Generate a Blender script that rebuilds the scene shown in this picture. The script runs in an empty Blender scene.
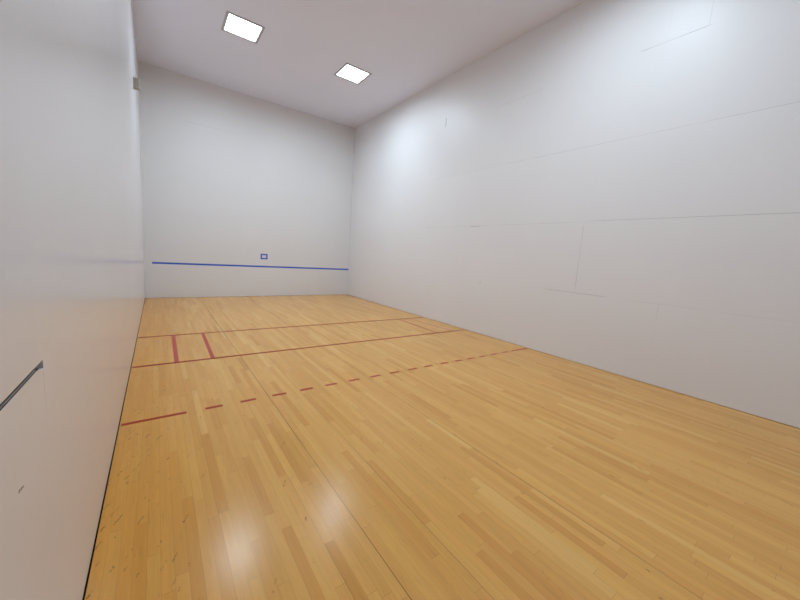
import bpy, bmesh, math, random
from mathutils import Matrix, Vector

# ------------------------------------------------------------------ court
W, L, H = 6.096, 12.192, 5.949      # width, length, height (metres); front wall at y = 0
scene = bpy.context.scene
col = scene.collection
random.seed(4)


def srgb(r, g, b):
    def f(c):
        c /= 255.0
        return c / 12.92 if c <= 0.04045 else ((c + 0.055) / 1.055) ** 2.4
    return (f(r), f(g), f(b), 1.0)


# ------------------------------------------------------------------ node helpers
class NT:
    """tiny expression builder around a material node tree"""

    def __init__(self, name):
        self.m = bpy.data.materials.new(name)
        self.m.use_nodes = True
        self.t = self.m.node_tree
        self.t.nodes.clear()
        self.out = self.t.nodes.new('ShaderNodeOutputMaterial')

    def node(self, kind, **kw):
        n = self.t.nodes.new(kind)
        for k, v in kw.items():
            setattr(n, k, v)
        return n

    def link(self, a, b):
        if hasattr(a, 'is_output') or isinstance(a, bpy.types.NodeSocket):
            self.t.links.new(a, b)
        else:
            b.default_value = a

    def math(self, op, a, b=None, c=None, clamp=False):
        n = self.node('ShaderNodeMath', operation=op, use_clamp=clamp)
        self.link(a, n.inputs[0])
        if b is not None:
            self.link(b, n.inputs[1])
        if c is not None:
            self.link(c, n.inputs[2])
        return n.outputs[0]

    def xyz(self):
        tc = self.node('ShaderNodeTexCoord')
        s = self.node('ShaderNodeSeparateXYZ')
        self.t.links.new(tc.outputs['Object'], s.inputs[0])
        return tc.outputs['Object'], s.outputs[0], s.outputs[1], s.outputs[2]

    def combine(self, x, y, z):
        n = self.node('ShaderNodeCombineXYZ')
        for i, v in enumerate((x, y, z)):
            self.link(v, n.inputs[i])
        return n.outputs[0]

    def white(self, x, y=0.0):
        n = self.node('ShaderNodeTexWhiteNoise', noise_dimensions='2D')
        self.t.links.new(self.combine(x, y, 0.0), n.inputs['Vector'])
        return n.outputs['Value']

    def noise(self, vec, scale, detail=2.0, rough=0.5):
        n = self.node('ShaderNodeTexNoise')
        self.t.links.new(vec, n.inputs['Vector'])
        n.inputs['Scale'].default_value = scale
        n.inputs['Detail'].default_value = detail
        n.inputs['Roughness'].default_value = rough
        return n.outputs['Fac']

    def ramp(self, fac, stops):
        n = self.node('ShaderNodeValToRGB')
        self.link(fac, n.inputs[0])
        e = n.color_ramp.elements
        while len(e) < len(stops):
            e.new(0.5)
        for i, (p, c) in enumerate(stops):
            e[i].position = p
            e[i].color = c
        return n.outputs[0]

    def mix(self, fac, a, b, mode='MIX'):
        n = self.node('ShaderNodeMix', data_type='RGBA', blend_type=mode)
        self.link(fac, n.inputs[0])
        self.link(a, n.inputs[6])
        self.link(b, n.inputs[7])
        return n.outputs[2]

    def smooth(self, v, a, b, lo=0.0, hi=1.0):
        n = self.node('ShaderNodeMapRange', interpolation_type='SMOOTHSTEP')
        self.link(v, n.inputs[0])
        for i, q in enumerate((a, b, lo, hi)):
            n.inputs[i + 1].default_value = q
        return n.outputs[0]

    def bsdf(self, color, rough=0.5, spec=0.5, normal=None, metal=0.0, coat=0.0, coat_rough=0.1):
        n = self.node('ShaderNodeBsdfPrincipled')
        self.link(color, n.inputs['Base Color'])
        self.link(rough, n.inputs['Roughness'])
        self.link(spec, n.inputs['Specular IOR Level'])
        n.inputs['Metallic'].default_value = metal
        n.inputs['Coat Weight'].default_value = coat
        n.inputs['Coat Roughness'].default_value = coat_rough
        if normal is not None:
            self.t.links.new(normal, n.inputs['Normal'])
        self.t.links.new(n.outputs[0], self.out.inputs[0])
        return self.m

    def bump(self, h, strength, dist):
        n = self.node('ShaderNodeBump')
        n.inputs['Strength'].default_value = strength
        n.inputs['Distance'].default_value = dist
        self.link(h, n.inputs['Height'])
        return n.outputs[0]


def wall_material(name, color, seams, axis, rough=0.4, spec=0.35, stains=(), bumpy=0.25):
    """painted court panels. seams: (dir, at, lo, hi, width, depth); dir 'h' = level seam at
    height `at` from lo to hi along the wall, 'v' = upright seam at `at` from lo to hi in height"""
    n = NT(name)
    vec, x, y, z = n.xyz()
    u = y if axis == 'y' else x
    # very faint tone drift of the paint, and panel to panel differences
    big = n.noise(vec, 0.7, 2.0)
    tone = n.math('ADD', n.math('MULTIPLY', n.math('SUBTRACT', big, 0.5), 0.05), 1.0)
    pid = n.white(n.math('FLOOR', n.math('DIVIDE', u, 2.438)), n.math('FLOOR', n.math('DIVIDE', z, 1.2)))
    tone = n.math('ADD', tone, n.math('MULTIPLY', n.math('SUBTRACT', pid, 0.5), 0.012))
    hsv = n.node('ShaderNodeHueSaturation')
    n.link(color, hsv.inputs['Color'])
    n.link(tone, hsv.inputs['Value'])
    c = hsv.outputs[0]
    patch = n.smooth(n.noise(vec, 1.7, 3.0, 0.6), 0.36, 0.58, 0.45, 1.0)
    mask = None
    for d, at, lo, hi, w, k in seams:
        p, q = (z, u) if d == 'h' else (u, z)
        a = n.math('LESS_THAN', n.math('ABSOLUTE', n.math('SUBTRACT', p, at)), w / 2)
        soft = 0.12 * (hi - lo)
        b = n.math('MULTIPLY', n.smooth(q, lo, lo + soft), n.smooth(q, hi - soft, hi, 1.0, 0.0))
        s = n.math('MULTIPLY', n.math('MULTIPLY', a, b), k)
        mask = s if mask is None else n.math('MAXIMUM', mask, s)
    if mask is not None:
        mask = n.math('MULTIPLY', n.math('MULTIPLY', mask, patch), 0.54)
        c = n.mix(mask, c, srgb(92, 86, 82))
    # small bruises and scuffs: (u, z, size_u, size_z, strength, colour)
    for su, sz, du, dz, k, sc in stains:
        e = n.math('SQRT', n.math('ADD',
                   n.math('POWER', n.math('DIVIDE', n.math('SUBTRACT', u, su), du), 2.0),
                   n.math('POWER', n.math('DIVIDE', n.math('SUBTRACT', z, sz), dz), 2.0)))
        c = n.mix(n.smooth(e, 0.55, 1.0, k, 0.0), c, sc)
    fine = n.noise(vec, 55.0, 3.0)
    slow = n.noise(vec, 1.3, 1.0)
    h = n.math('ADD', n.math('MULTIPLY', fine, 0.12), slow)
    return n.bsdf(c, rough, spec, n.bump(h, bumpy, 0.004))


def floor_material():
    n = NT('maple_strip_floor')
    vec, x, y, z = n.xyz()
    w = 0.0572
    xs = n.math('DIVIDE', x, w)
    sid = n.math('FLOOR', xs)
    length = n.math('ADD', 0.55, n.math('MULTIPLY', n.white(sid, 3.0), 0.75))
    off = n.math('MULTIPLY', n.white(sid, 7.0), 9.0)
    ys = n.math('DIVIDE', n.math('ADD', y, off), length)
    bid = n.math('FLOOR', ys)
    r1 = n.white(sid, bid)
    r2 = n.white(n.math('ADD', sid, 51.3), bid)
    # board tone
    board = n.ramp(r1, [(0.0, srgb(207, 148, 76)), (0.12, srgb(216, 160, 86)),
                        (0.62, srgb(223, 168, 92)), (0.92, srgb(227, 174, 98)), (1.0, srgb(231, 182, 108))])
    board = n.mix(n.math('MULTIPLY', r2, 0.35), board, srgb(221, 157, 88))
    board = n.mix(n.smooth(x, 0.1, 0.9, 0.55, 0.0), board, srgb(213, 143, 44))      # more orange towards the left wall
    # grain runs with the board
    gv = n.combine(n.math('MULTIPLY', x, 1.0), n.math('MULTIPLY', y, 0.045), n.math('MULTIPLY', r1, 17.0))
    g = n.noise(gv, 190.0, 3.0, 0.6)
    g2 = n.noise(n.combine(n.math('MULTIPLY', x, 1.0), n.math('MULTIPLY', y, 0.05), n.math('MULTIPLY', r2, 23.0)), 30.0, 2.0)
    tone = n.math('ADD', n.math('ADD', 0.81, n.math('MULTIPLY', g, 0.2)), n.math('MULTIPLY', g2, 0.20))
    streak = n.noise(n.combine(n.math('MULTIPLY', x, 1.0), n.math('MULTIPLY', y, 0.06), n.math('MULTIPLY', r1, 9.0)), 70.0, 2.0)
    tone = n.math('SUBTRACT', tone, n.smooth(streak, 0.62, 0.78, 0.0, 0.14))
    drift = n.noise(n.combine(n.math('MULTIPLY', x, 1.0), n.math('MULTIPLY', y, 0.4), 0.0), 0.9, 2.0)
    tone = n.math('ADD', tone, n.math('MULTIPLY', n.math('SUBTRACT', drift, 0.5), 0.12))
    hsv = n.node('ShaderNodeHueSaturation')
    n.link(board, hsv.inputs['Color'])
    n.link(tone, hsv.inputs['Value'])
    c = hsv.outputs[0]
    # small knots and mineral flecks, most of them in the strips beside the left wall
    wx = n.math('MULTIPLY', n.math('SUBTRACT', n.noise(vec, 14.0, 2.0), 0.5), 0.12)
    kv = n.combine(n.math('ADD', x, wx), n.math('ADD', n.math('MULTIPLY', y, 0.62), n.math('MULTIPLY', x, -1.1)), 0.0)
    vor = n.node('ShaderNodeTexVoronoi', feature='F1', voronoi_dimensions='2D')
    n.t.links.new(kv, vor.inputs['Vector'])
    vor.inputs['Scale'].default_value = 15.0
    wob = n.math('ADD', vor.outputs['Distance'], n.math('MULTIPLY', n.math('SUBTRACT', n.noise(vec, 70.0, 3.0), 0.5), 0.42))
    cr = n.node('ShaderNodeSeparateColor')
    n.t.links.new(vor.outputs['Color'], cr.inputs[0])
    near = n.smooth(x, 0.2, 0.6, 0.5, 0.03)
    pick = n.math('MULTIPLY', n.math('LESS_THAN', cr.outputs[0], near), n.smooth(cr.outputs[1], 0.0, 1.0, 0.3, 1.0))
    knot = n.math('MULTIPLY', n.smooth(wob, 0.02, 0.16, 0.7, 0.0), pick)
    c = n.mix(knot, c, srgb(112, 70, 30))
    # hairline joints between strips and at board ends
    fx = n.math('FRACT', xs)
    ex = n.math('MULTIPLY', n.math('MINIMUM', fx, n.math('SUBTRACT', 1.0, fx)), w)
    jr = n.white(n.math('ROUND', xs), 13.0)
    jx = n.math('MULTIPLY', n.math('LESS_THAN', ex, 0.0007), n.math('ADD', 0.12, n.math('MULTIPLY', jr, 0.35)))
    fy = n.math('FRACT', ys)
    ey = n.math('MULTIPLY', n.math('MINIMUM', fy, n.math('SUBTRACT', 1.0, fy)), length)
    jy = n.math('MULTIPLY', n.math('LESS_THAN', ey, 0.0011), 0.35)
    c = n.mix(n.math('MAXIMUM', jx, jy), c, srgb(110, 70, 34))
    # a few joints have opened into long dark gaps
    gap = None
    for gx, gw, k in ((w * 22, 0.0050, 0.95), (w * 28, 0.0026, 0.75), (w * 44, 0.0044, 0.85), (w * 18, 0.0016, 0.6),
                      (w * 61, 0.0026, 0.6), (w * 76, 0.0022, 0.5), (w * 10, 0.0014, 0.5)):
        s = n.math('MULTIPLY', n.math('LESS_THAN', n.math('ABSOLUTE', n.math('SUBTRACT', x, gx)), gw / 2), k)
        gap = s if gap is None else n.math('MAXIMUM', gap, s)
    gap = n.math('MULTIPLY', gap, n.smooth(n.noise(n.combine(n.math('MULTIPLY', x, 3.0), n.math('MULTIPLY', y, 0.5), 0.0), 1.0, 2.0), 0.3, 0.5, 0.5, 1.0))
    c = n.mix(gap, c, srgb(78, 46, 20))
    rough = n.math('ADD', 0.2, n.math('MULTIPLY', n.noise(vec, 2.0, 1.0), 0.04))
    return n.bsdf(c, rough, 0.2)


def plain(name, color, rough=0.5, spec=0.4, metal=0.0, var=0.05, scale=30.0, bump=0.05):
    n = NT(name)
    vec, x, y, z = n.xyz()
    v = n.noise(vec, scale, 3.0)
    hsv = n.node('ShaderNodeHueSaturation')
    n.link(color, hsv.inputs['Color'])
    n.link(n.math('ADD', 1.0 - var / 2, n.math('MULTIPLY', v, var)), hsv.inputs['Value'])
    return n.bsdf(hsv.outputs[0], rough, spec, n.bump(v, bump, 0.001), metal)


def lamp_material():
    n = NT('glowing_acrylic_lens')
    vec, x, y, z = n.xyz()
    # prismatic lens: tiny diamonds that modulate the glow
    p = n.math('MULTIPLY', n.math('SINE', n.math('MULTIPLY', n.math('ADD', x, y), 420.0)),
               n.math('SINE', n.math('MULTIPLY', n.math('SUBTRACT', x, y), 420.0)))
    e = n.node('ShaderNodeEmission')
    e.inputs['Color'].default_value = (0.75, 0.9, 1.0, 1.0)
    n.link(n.math('ADD', LENS, n.math('MULTIPLY', p, 0.3)), e.inputs['Strength'])
    n.t.links.new(e.outputs[0], n.out.inputs[0])
    return n.m


# ------------------------------------------------------------------ mesh helpers
def box(bm, x0, x1, y0, y1, z0, z1, bevel=0.0):
    r = bmesh.ops.create_cube(bm, size=1.0)
    vs = r['verts']
    bmesh.ops.scale(bm, vec=(x1 - x0, y1 - y0, z1 - z0), verts=vs)
    bmesh.ops.translate(bm, vec=((x0 + x1) / 2, (y0 + y1) / 2, (z0 + z1) / 2), verts=vs)
    if bevel:
        es = list({e for v in vs for e in v.link_edges})
        bmesh.ops.bevel(bm, geom=es, offset=bevel, segments=2, affect='EDGES', profile=0.5)


def prism(bm, pts, z0, z1):
    """extrude a flat outline (x, y) from z0 to z1"""
    a = [bm.verts.new((p[0], p[1], z0)) for p in pts]
    b = [bm.verts.new((p[0], p[1], z1)) for p in pts]
    k = len(pts)
    bm.faces.new(list(reversed(a)))
    bm.faces.new(b)
    for i in range(k):
        bm.faces.new((a[i], a[(i + 1) % k], b[(i + 1) % k], b[i]))


def obj(name, bm, mat, parent=None, loc=(0, 0, 0)):
    me = bpy.data.meshes.new(name)
    bmesh.ops.recalc_face_normals(bm, faces=bm.faces[:])
    bm.to_mesh(me)
    bm.free()
    me.materials.append(mat)
    o = bpy.data.objects.new(name, me)
    o.location = loc
    col.objects.link(o)
    if parent is not None:
        o.parent = parent
    return o


def tag(o, label, cat, group=None, kind=None):
    o['label'] = label
    o['category'] = cat
    if group:
        o['group'] = group
    if kind:
        o['kind'] = kind
    return o


def empty(name, loc):
    o = bpy.data.objects.new(name, None)
    o.empty_display_size = 0.1
    o.location = loc
    col.objects.link(o)
    return o


# ------------------------------------------------------------------ lighting constants
LENS = 9.0
POWER = (58.0, 46.0, 35.0, 37.0)
SPREAD = 172.0       # degrees, the prismatic lens cuts off the flat angles

# ------------------------------------------------------------------ materials
WHITE = srgb(238, 235, 236)
M_floor = floor_material()
M_front = wall_material('white_front_wall_panels', srgb(230, 227, 227), [
    ('h', 4.80, 0.9, 2.3, 0.010, 0.30), ('h', 2.39, 0.2, 5.9, 0.004, 0.10), ('h', 3.59, 0.2, 5.9, 0.004, 0.08),
    ('h', 0.47, 0.3, 6.0, 0.006, 0.10),
    ('v', 6.088, 5.05, 5.50, 0.014, 0.9), ('v', 6.088, 1.7, 2.75, 0.012, 0.55), ('v', 6.088, 2.7, 5.1, 0.008, 0.35),
    ('v', 0.012, -0.2, 0.85, 0.014, 0.45)], 'x')
M_right = wall_material('white_right_wall_panels', WHITE, [
    ('h', 1.18, -8.95, -7.75, 0.0055, 0.85), ('h', 1.175, -11.2, -8.9, 0.0040, 0.32),
    ('v', -8.372, 1.18, 2.40, 0.0055, 0.72), ('v', -9.555, 0.55, 1.25, 0.0040, 0.35),
    ('h', 2.382, -12.1, -8.3, 0.0050, 0.80), ('h', 2.372, -8.5, -4.0, 0.0060, 0.42),
    ('h', 2.366, -6.17, -5.88, 0.0110, 0.80),
    ('h', 3.59, -12.1, -6.3, 0.0048, 0.62), ('h', 3.59, -6.6, -3.7, 0.0070, 0.22),
    ('h', 4.789, -9.66, -8.80, 0.0070, 0.80),
    ('v', -9.59, 4.76, 5.15, 0.0050, 0.40), ('v', -9.16, 4.95, 5.2, 0.0050, 0.35),
    ('v', -4.785, 4.77, 5.01, 0.0200, 1.0), ('h', 4.789, -7.4, -6.3, 0.0080, 0.3)], 'y',
    stains=((-6.32, 1.13, 0.012, 0.05, 0.35, srgb(150, 140, 138)),))
M_left = wall_material('white_left_wall_panels', srgb(225, 223, 226), [
    ('v', -9.704, 1.04, 1.23, 0.0022, 0.9), ('h', 2.478, -9.35, -8.45, 0.0030, 0.28)], 'y', rough=0.19, spec=0.4, bumpy=0.04,
    stains=((-9.984, 0.9565, 0.009, 0.0065, 0.75, srgb(92, 84, 80)), (-9.968, 0.9535, 0.011, 0.0045, 0.85, srgb(92, 84, 80)),
            (-9.954, 0.9495, 0.009, 0.0030, 0.8, srgb(92, 84, 80))))
M_back = wall_material('white_back_wall_panels', WHITE, [('h', 1.2, 0.1, 6.0, 0.005, 0.5), ('h', 2.39, 0.1, 6.0, 0.005, 0.5),
    ('h', 3.59, 0.1, 6.0, 0.005, 0.4), ('v', 2.44, 0.0, 5.9, 0.005, 0.4), ('v', 4.88, 0.0, 5.9, 0.005, 0.4)], 'x')
M_ceil = plain('white_ceiling_paint', srgb(238, 240, 255), 0.75, 0.2, var=0.03, scale=1.2, bump=0.02)
M_red = plain('red_court_line_paint', srgb(176, 64, 36), 0.45, 0.15, var=0.12, scale=40)
M_deep = plain('deep_red_court_line_paint', srgb(156, 46, 26), 0.45, 0.12, var=0.12, scale=40)
M_rose = plain('worn_rose_red_line_paint', srgb(190, 88, 78), 0.45, 0.15, var=0.14, scale=40)
M_blue = plain('blue_tape', srgb(42, 94, 200), 0.45, 0.4, var=0.1, scale=40)
M_frame = plain('grey_painted_steel_frame', srgb(184, 180, 184), 0.45, 0.4, var=0.04)
M_grey = plain('grey_green_painted_metal', srgb(164, 158, 146), 0.5, 0.4, var=0.08)
M_dark = plain('dark_grey_metal', srgb(164, 158, 146), 0.5, 0.4, var=0.08)
M_strip = plain('dull_metal_strip', srgb(150, 143, 136), 0.45, 0.4, var=0.1)
M_gap_shade = plain('blackish_gap_shade', srgb(18, 16, 15), 0.8, 0.1)  # near black standing in for shade in the floor gap and wall joint
M_lens = lamp_material()

# ------------------------------------------------------------------ setting
bm = bmesh.new()
FG = 0.0055                       # expansion gap along the left wall
box(bm, -0.15, W + 0.15, -L - 0.15, 0.15, -0.14, -0.06)
for f in bm.faces:
    f.material_index = 1         # subfloor coloured near black, painted shade of the gap
k0 = len(bm.faces)
box(bm, FG, W + 0.15, -L - 0.15, 0.15, -0.06, 0.0)
bm.faces.ensure_lookup_table()
for f in bm.faces:
    if f.calc_center_median().z > -0.06 and f.calc_center_median().x < FG + 0.001:
        f.material_index = 1     # board edge inside the gap, its shade painted on too
floor = tag(obj('floor', bm, M_floor), 'glossy blond maple strip floor of the court', 'floor', kind='structure')
floor.data.materials.append(M_gap_shade)

GAP_L, GAP = 0.012, 0.007       # expansion gap left under the wall panels

bm = bmesh.new()                # left wall: backing, then panels with an open joint at 1.2 m
box(bm, -0.15, -0.024, -L - 0.15, 0.15, -0.06, H)
SL0, SL1, SLY = 1.2080, 1.2235, -9.703
box(bm, -0.024, 0.0, SLY, 0.0, GAP_L, H)
NOTCH = 0.070                    # the joint widens into a chipped wedge at its end
prof = [(-L, GAP_L), (SLY, GAP_L), (SLY, 1.1965), (SLY - NOTCH, SL0), (-L, SL0)]
fa = [bm.verts.new((-0.024, yy, zz)) for yy, zz in prof]
fb = [bm.verts.new((0.0, yy, zz)) for yy, zz in prof]
bm.faces.new(fa)
bm.faces.new(fb)
for i in range(5):
    bm.faces.new((fa[i], fa[(i + 1) % 5], fb[(i + 1) % 5], fb[i]))
box(bm, -0.024, 0.0, -L, SLY, SL1, H)
wl = tag(obj('wall_left', bm, M_left), 'smooth white painted left side wall with an open panel joint', 'wall', kind='structure')
bm = bmesh.new()
box(bm, -0.0238, -0.0006, -L + 0.01, SLY - 0.045, SL0 + 0.0002, SL0 + 0.0012)  # thin dark plates added to paint the shade inside the joint
box(bm, -0.0238, -0.0212, -L + 0.01, SLY - 0.045, SL0 + 0.0012, SL1 - 0.0006)
obj('joint_shade', bm, M_gap_shade, wl)['label'] = 'blackish painted shade inside the open joint'
bm = bmesh.new()
box(bm, -0.0080, -0.0022, -L + 0.01, SLY - 0.060, SL0 + 0.0012, SL0 + 0.0032, 0.0006)
obj('metal_strip', bm, M_strip, wl)['label'] = 'dull grey strip lying in the open joint'

bm = bmesh.new()
box(bm, W + 0.02, W + 0.15, -L - 0.15, 0.15, 0.0, H)
box(bm, W, W + 0.02, -L, 0.0, GAP, H)
tag(obj('wall_right', bm, M_right), 'white panelled right side wall with fine seams', 'wall', kind='structure')

bm = bmesh.new()
FY = -0.07                       # face of the front wall
box(bm, 0.0, W, FY + 0.02, 0.15, 0.0, H)
box(bm, 0.0, W, FY, FY + 0.02, GAP * 0.7, H)
tag(obj('wall_front', bm, M_front), 'white front wall at the far end of the court', 'wall', kind='structure')

bm = bmesh.new()
box(bm, 0.0, W, -L - 0.15, -L, 0.0, H)
tag(obj('wall_back', bm, M_back), 'white back wall behind the camera', 'wall', kind='structure')

# ceiling slab with square openings for the lamps
LX = (1.795, 4.297)
LY = (-3.235, -8.96)
HO = 0.315                       # half opening
bm = bmesh.new()
xs = [-0.15, LX[0] - HO, LX[0] + HO, LX[1] - HO, LX[1] + HO, W + 0.15]
ys = [-L - 0.15, LY[1] - HO, LY[1] + HO, LY[0] - HO, LY[0] + HO, 0.15]
for i in range(5):
    for j in range(5):
        if i in (1, 3) and j in (1, 3):
            continue
        box(bm, xs[i], xs[i + 1], ys[j], ys[j + 1], H, H + 0.12)
tag(obj('ceiling', bm, M_ceil), 'flat off-white ceiling', 'ceiling', kind='structure')


# ------------------------------------------------------------------ lamps
def make_lamp():
    t = empty('ceiling_light', (0, 0, H))
    bm = bmesh.new()                                     # housing: a pan up in the ceiling
    a, d = 0.312, 0.10
    box(bm, -a, a, -a, a, d - 0.01, d)
    for s in (-1, 1):
        box(bm, s * a - 0.004 * (s + 1), s * a + 0.004 * (1 - s), -a, a, 0.0, d)
        box(bm, -a, a, s * a - 0.004 * (s + 1), s * a + 0.004 * (1 - s), 0.0, d)
    obj('housing', bm, M_frame, t)
    bm = bmesh.new()                                     # flange: bevelled square ring below the ceiling
    o, i, z = 0.350, 0.296, -0.012
    ring = [(o, 0.0), (o - 0.006, z), (i + 0.006, z), (i, z + 0.006), (i, 0.012)]
    loops = []
    for r, zz in ring:
        loops.append([bm.verts.new((sx * r, sy * r, zz)) for sx, sy in ((-1, -1), (1, -1), (1, 1), (-1, 1))])
    for p, q in zip(loops, loops[1:] + loops[:1]):
        for k in range(4):
            bm.faces.new((p[k], p[(k + 1) % 4], q[(k + 1) % 4], q[k]))
    obj('frame', bm, M_frame, t)['label'] = 'grey square metal frame'
    bm = bmesh.new()
    box(bm, -0.2955, 0.2955, -0.2955, 0.2955, 0.001, 0.006, 0.001)
    obj('lens', bm, M_lens, t)['label'] = 'glowing white acrylic lens'
    return t


lamp_spots = [
    (LX[0], LY[0], 'lit square ceiling light on the left, closer to the left wall'),
    (LX[1], LY[0], 'lit square ceiling light on the right, closer to the right wall'),
    (LX[0], LY[1], 'square ceiling light above the near end of the court, left side, out of view'),
    (LX[1], LY[1], 'square ceiling light above the near end of the court, right side, out of view'),
]
lamp = make_lamp()
for k, (x, y, lab) in enumerate(lamp_spots):
    if k == 0:
        t = lamp
    else:
        t = lamp.copy()
        col.objects.link(t)
        for ch in list(lamp.children):
            c = ch.copy()
            c.parent = t
            col.objects.link(c)
    t.location = (x, y, H)
    tag(t, lab, 'ceiling light', 'square ceiling lights')

for k, (x, y, lab) in enumerate(lamp_spots):
    ld = bpy.data.lights.new('lamp_glow', 'AREA')
    ld.shape = 'SQUARE'
    ld.size = 0.56
    ld.energy = POWER[k]
    ld.spread = math.radians(SPREAD)
    ld.color = (0.70, 0.865, 0.985)
    lo = bpy.data.objects.new('lamp_glow', ld)
    lo.location = (x, y, H - 0.002)
    col.objects.link(lo)

# ------------------------------------------------------------------ court lines (paint with a little thickness)
LW = 0.044
T = 0.0010


def stripe(name, p, q, width, mat, parent=None, z0=0.0):
    """flat painted stripe from p to q on the floor"""
    p, q = Vector(p), Vector(q)
    d = (q - p).normalized()
    nrm = Vector((-d.y, d.x)) * width / 2
    bm = bmesh.new()
    prism(bm, [p + nrm, p - nrm, q - nrm, q + nrm], z0, z0 + T)
    return obj(name, bm, mat, parent)


tag(stripe('service_line', (0.016, -4.50), (W - 0.03, -4.53), 0.050, M_deep),
    'thin red floor line across the court, the farthest toward the front wall', 'court line')
tag(stripe('short_line', (0.016, -6.045), (W - 0.03, -6.03), 0.048, M_deep),
    'unbroken red floor line across the court, just beyond the dashed line', 'court line')
y0, y1 = -4.50 - LW / 2 - 0.004, -6.04 + LW / 2 + 0.002
tag(stripe('service_box_line', (0.490, y0), (0.483, y1), 0.052, M_rose),
    'short red stripe between the two cross lines, the one closest to the left wall', 'court line', 'service box stripes')
tag(stripe('service_box_line', (0.930, y0), (0.912, y1), 0.052, M_rose),
    'short red stripe between the two cross lines, second from the left wall', 'court line', 'service box stripes')
tag(stripe('service_box_line', (5.268, y0 - 0.03), (5.205, y1), 0.042, M_red),
    'short thin red stripe joining the cross lines, second from the right wall', 'court line', 'service box stripes')
tag(stripe('service_box_line', (5.590, y0 - 0.03), (5.665, y1), 0.034, M_rose),
    'faint short red stripe joining the cross lines, closest to the right wall', 'court line', 'service box stripes')

rl = empty('receiving_line', (0, -7.61, 0))
tag(rl, 'dashed red floor line across the court, nearest the camera', 'court line')
starts = [0.651, 0.971, 1.294, 1.608, 1.920, 2.239, 2.560, 2.878, 3.198, 3.500, 3.826, 4.140, 4.425, 4.713, 5.015, 5.330]
segs = [(0.016, 0.498)] + [(s + 0.004, s + 0.156) for s in starts] + [(5.612, W - 0.02)]


def ry(x):                       # the line bows by a couple of centimetres, as taped
    return -0.026 + 0.03 * math.sin(math.pi * x / W)


for a, b in segs:
    kind = 'end_segment' if b - a > 0.3 else 'dash'
    stripe(kind, (a, ry(a)), (b, ry(b)), LW, M_red, rl)

# ------------------------------------------------------------------ tape on the front wall
bm = bmesh.new()
prism(bm, [(0.172, 0.938), (W - 0.003, 0.922), (W - 0.003, 0.972), (0.172, 0.986)], -FY - 0.0006, -FY + 0.001)
for v in bm.verts:
    v.co = Vector((v.co.x, -v.co.z, v.co.y))
tag(obj('blue_tape_line', bm, M_blue), 'long thin blue line taped across the front wall near the floor', 'tape line')

bm = bmesh.new()
x0, x1, z0, z1, t_ = 2.960, 3.174, 1.188, 1.360, 0.042
for a in ((x0, x1, z0, z0 + t_), (x0, x1, z1 - t_, z1), (x0, x0 + t_, z0 + t_, z1 - t_), (x1 - t_, x1, z0 + t_, z1 - t_)):
    box(bm, a[0], a[1], FY - 0.001, FY + 0.0006, a[2], a[3])
tag(obj('blue_tape_square', bm, M_blue), 'small hollow blue rectangle on the front wall above the blue line', 'tape mark')

# ------------------------------------------------------------------ grey box high on the left wall
wb = empty('wall_box', (0.0, -3.07, 4.305))
tag(wb, 'small grey box mounted high on the left wall toward the far corner', 'box')
bm = bmesh.new()
box(bm, 0.0, 0.094, 0.006, 0.10, 0.0, 0.185, 0.004)
obj('body', bm, M_grey, wb)
bm = bmesh.new()
box(bm, 0.003, 0.091, -0.002, 0.007, 0.004, 0.181, 0.002)
for x in (0.020, 0.040, 0.060):
    box(bm, x, x + 0.008, -0.008, 0.0, 0.012, 0.173, 0.0015)
obj('cover', bm, M_dark, wb)['label'] = 'ribbed front cover'

# ------------------------------------------------------------------ world, camera, view
w = bpy.data.worlds.new('world')
w.use_nodes = True
w.node_tree.nodes['Background'].inputs[0].default_value = (0, 0, 0, 1)
scene.world = w

yaw, pitch, roll = -0.624565412, -0.126952471, 0.0672758064
R = Matrix.Rotation(yaw, 4, 'Z') @ Matrix.Rotation(math.pi / 2 + pitch, 4, 'X') @ Matrix.Rotation(roll, 4, 'Z')
cd = bpy.data.cameras.new('camera')
cd.sensor_fit = 'HORIZONTAL'
cd.sensor_width = 36.0
cd.lens = 330.874882 * 36.0 / 800.0
cd.shift_x = 5.4881 / 800.0
cd.shift_y = -3.5085 / 800.0
cd.clip_start = 0.02
cam = bpy.data.objects.new('camera', cd)
cam.matrix_world = Matrix.Translation((0.303720266, -11.1616275, 1.62853968)) @ R
col.objects.link(cam)
scene.camera = cam

vs = scene.view_settings
vs.view_transform = 'Standard'
vs.look = 'None'
vs.gamma = 1.0
vs.use_curve_mapping = False
vs.exposure = 0.38
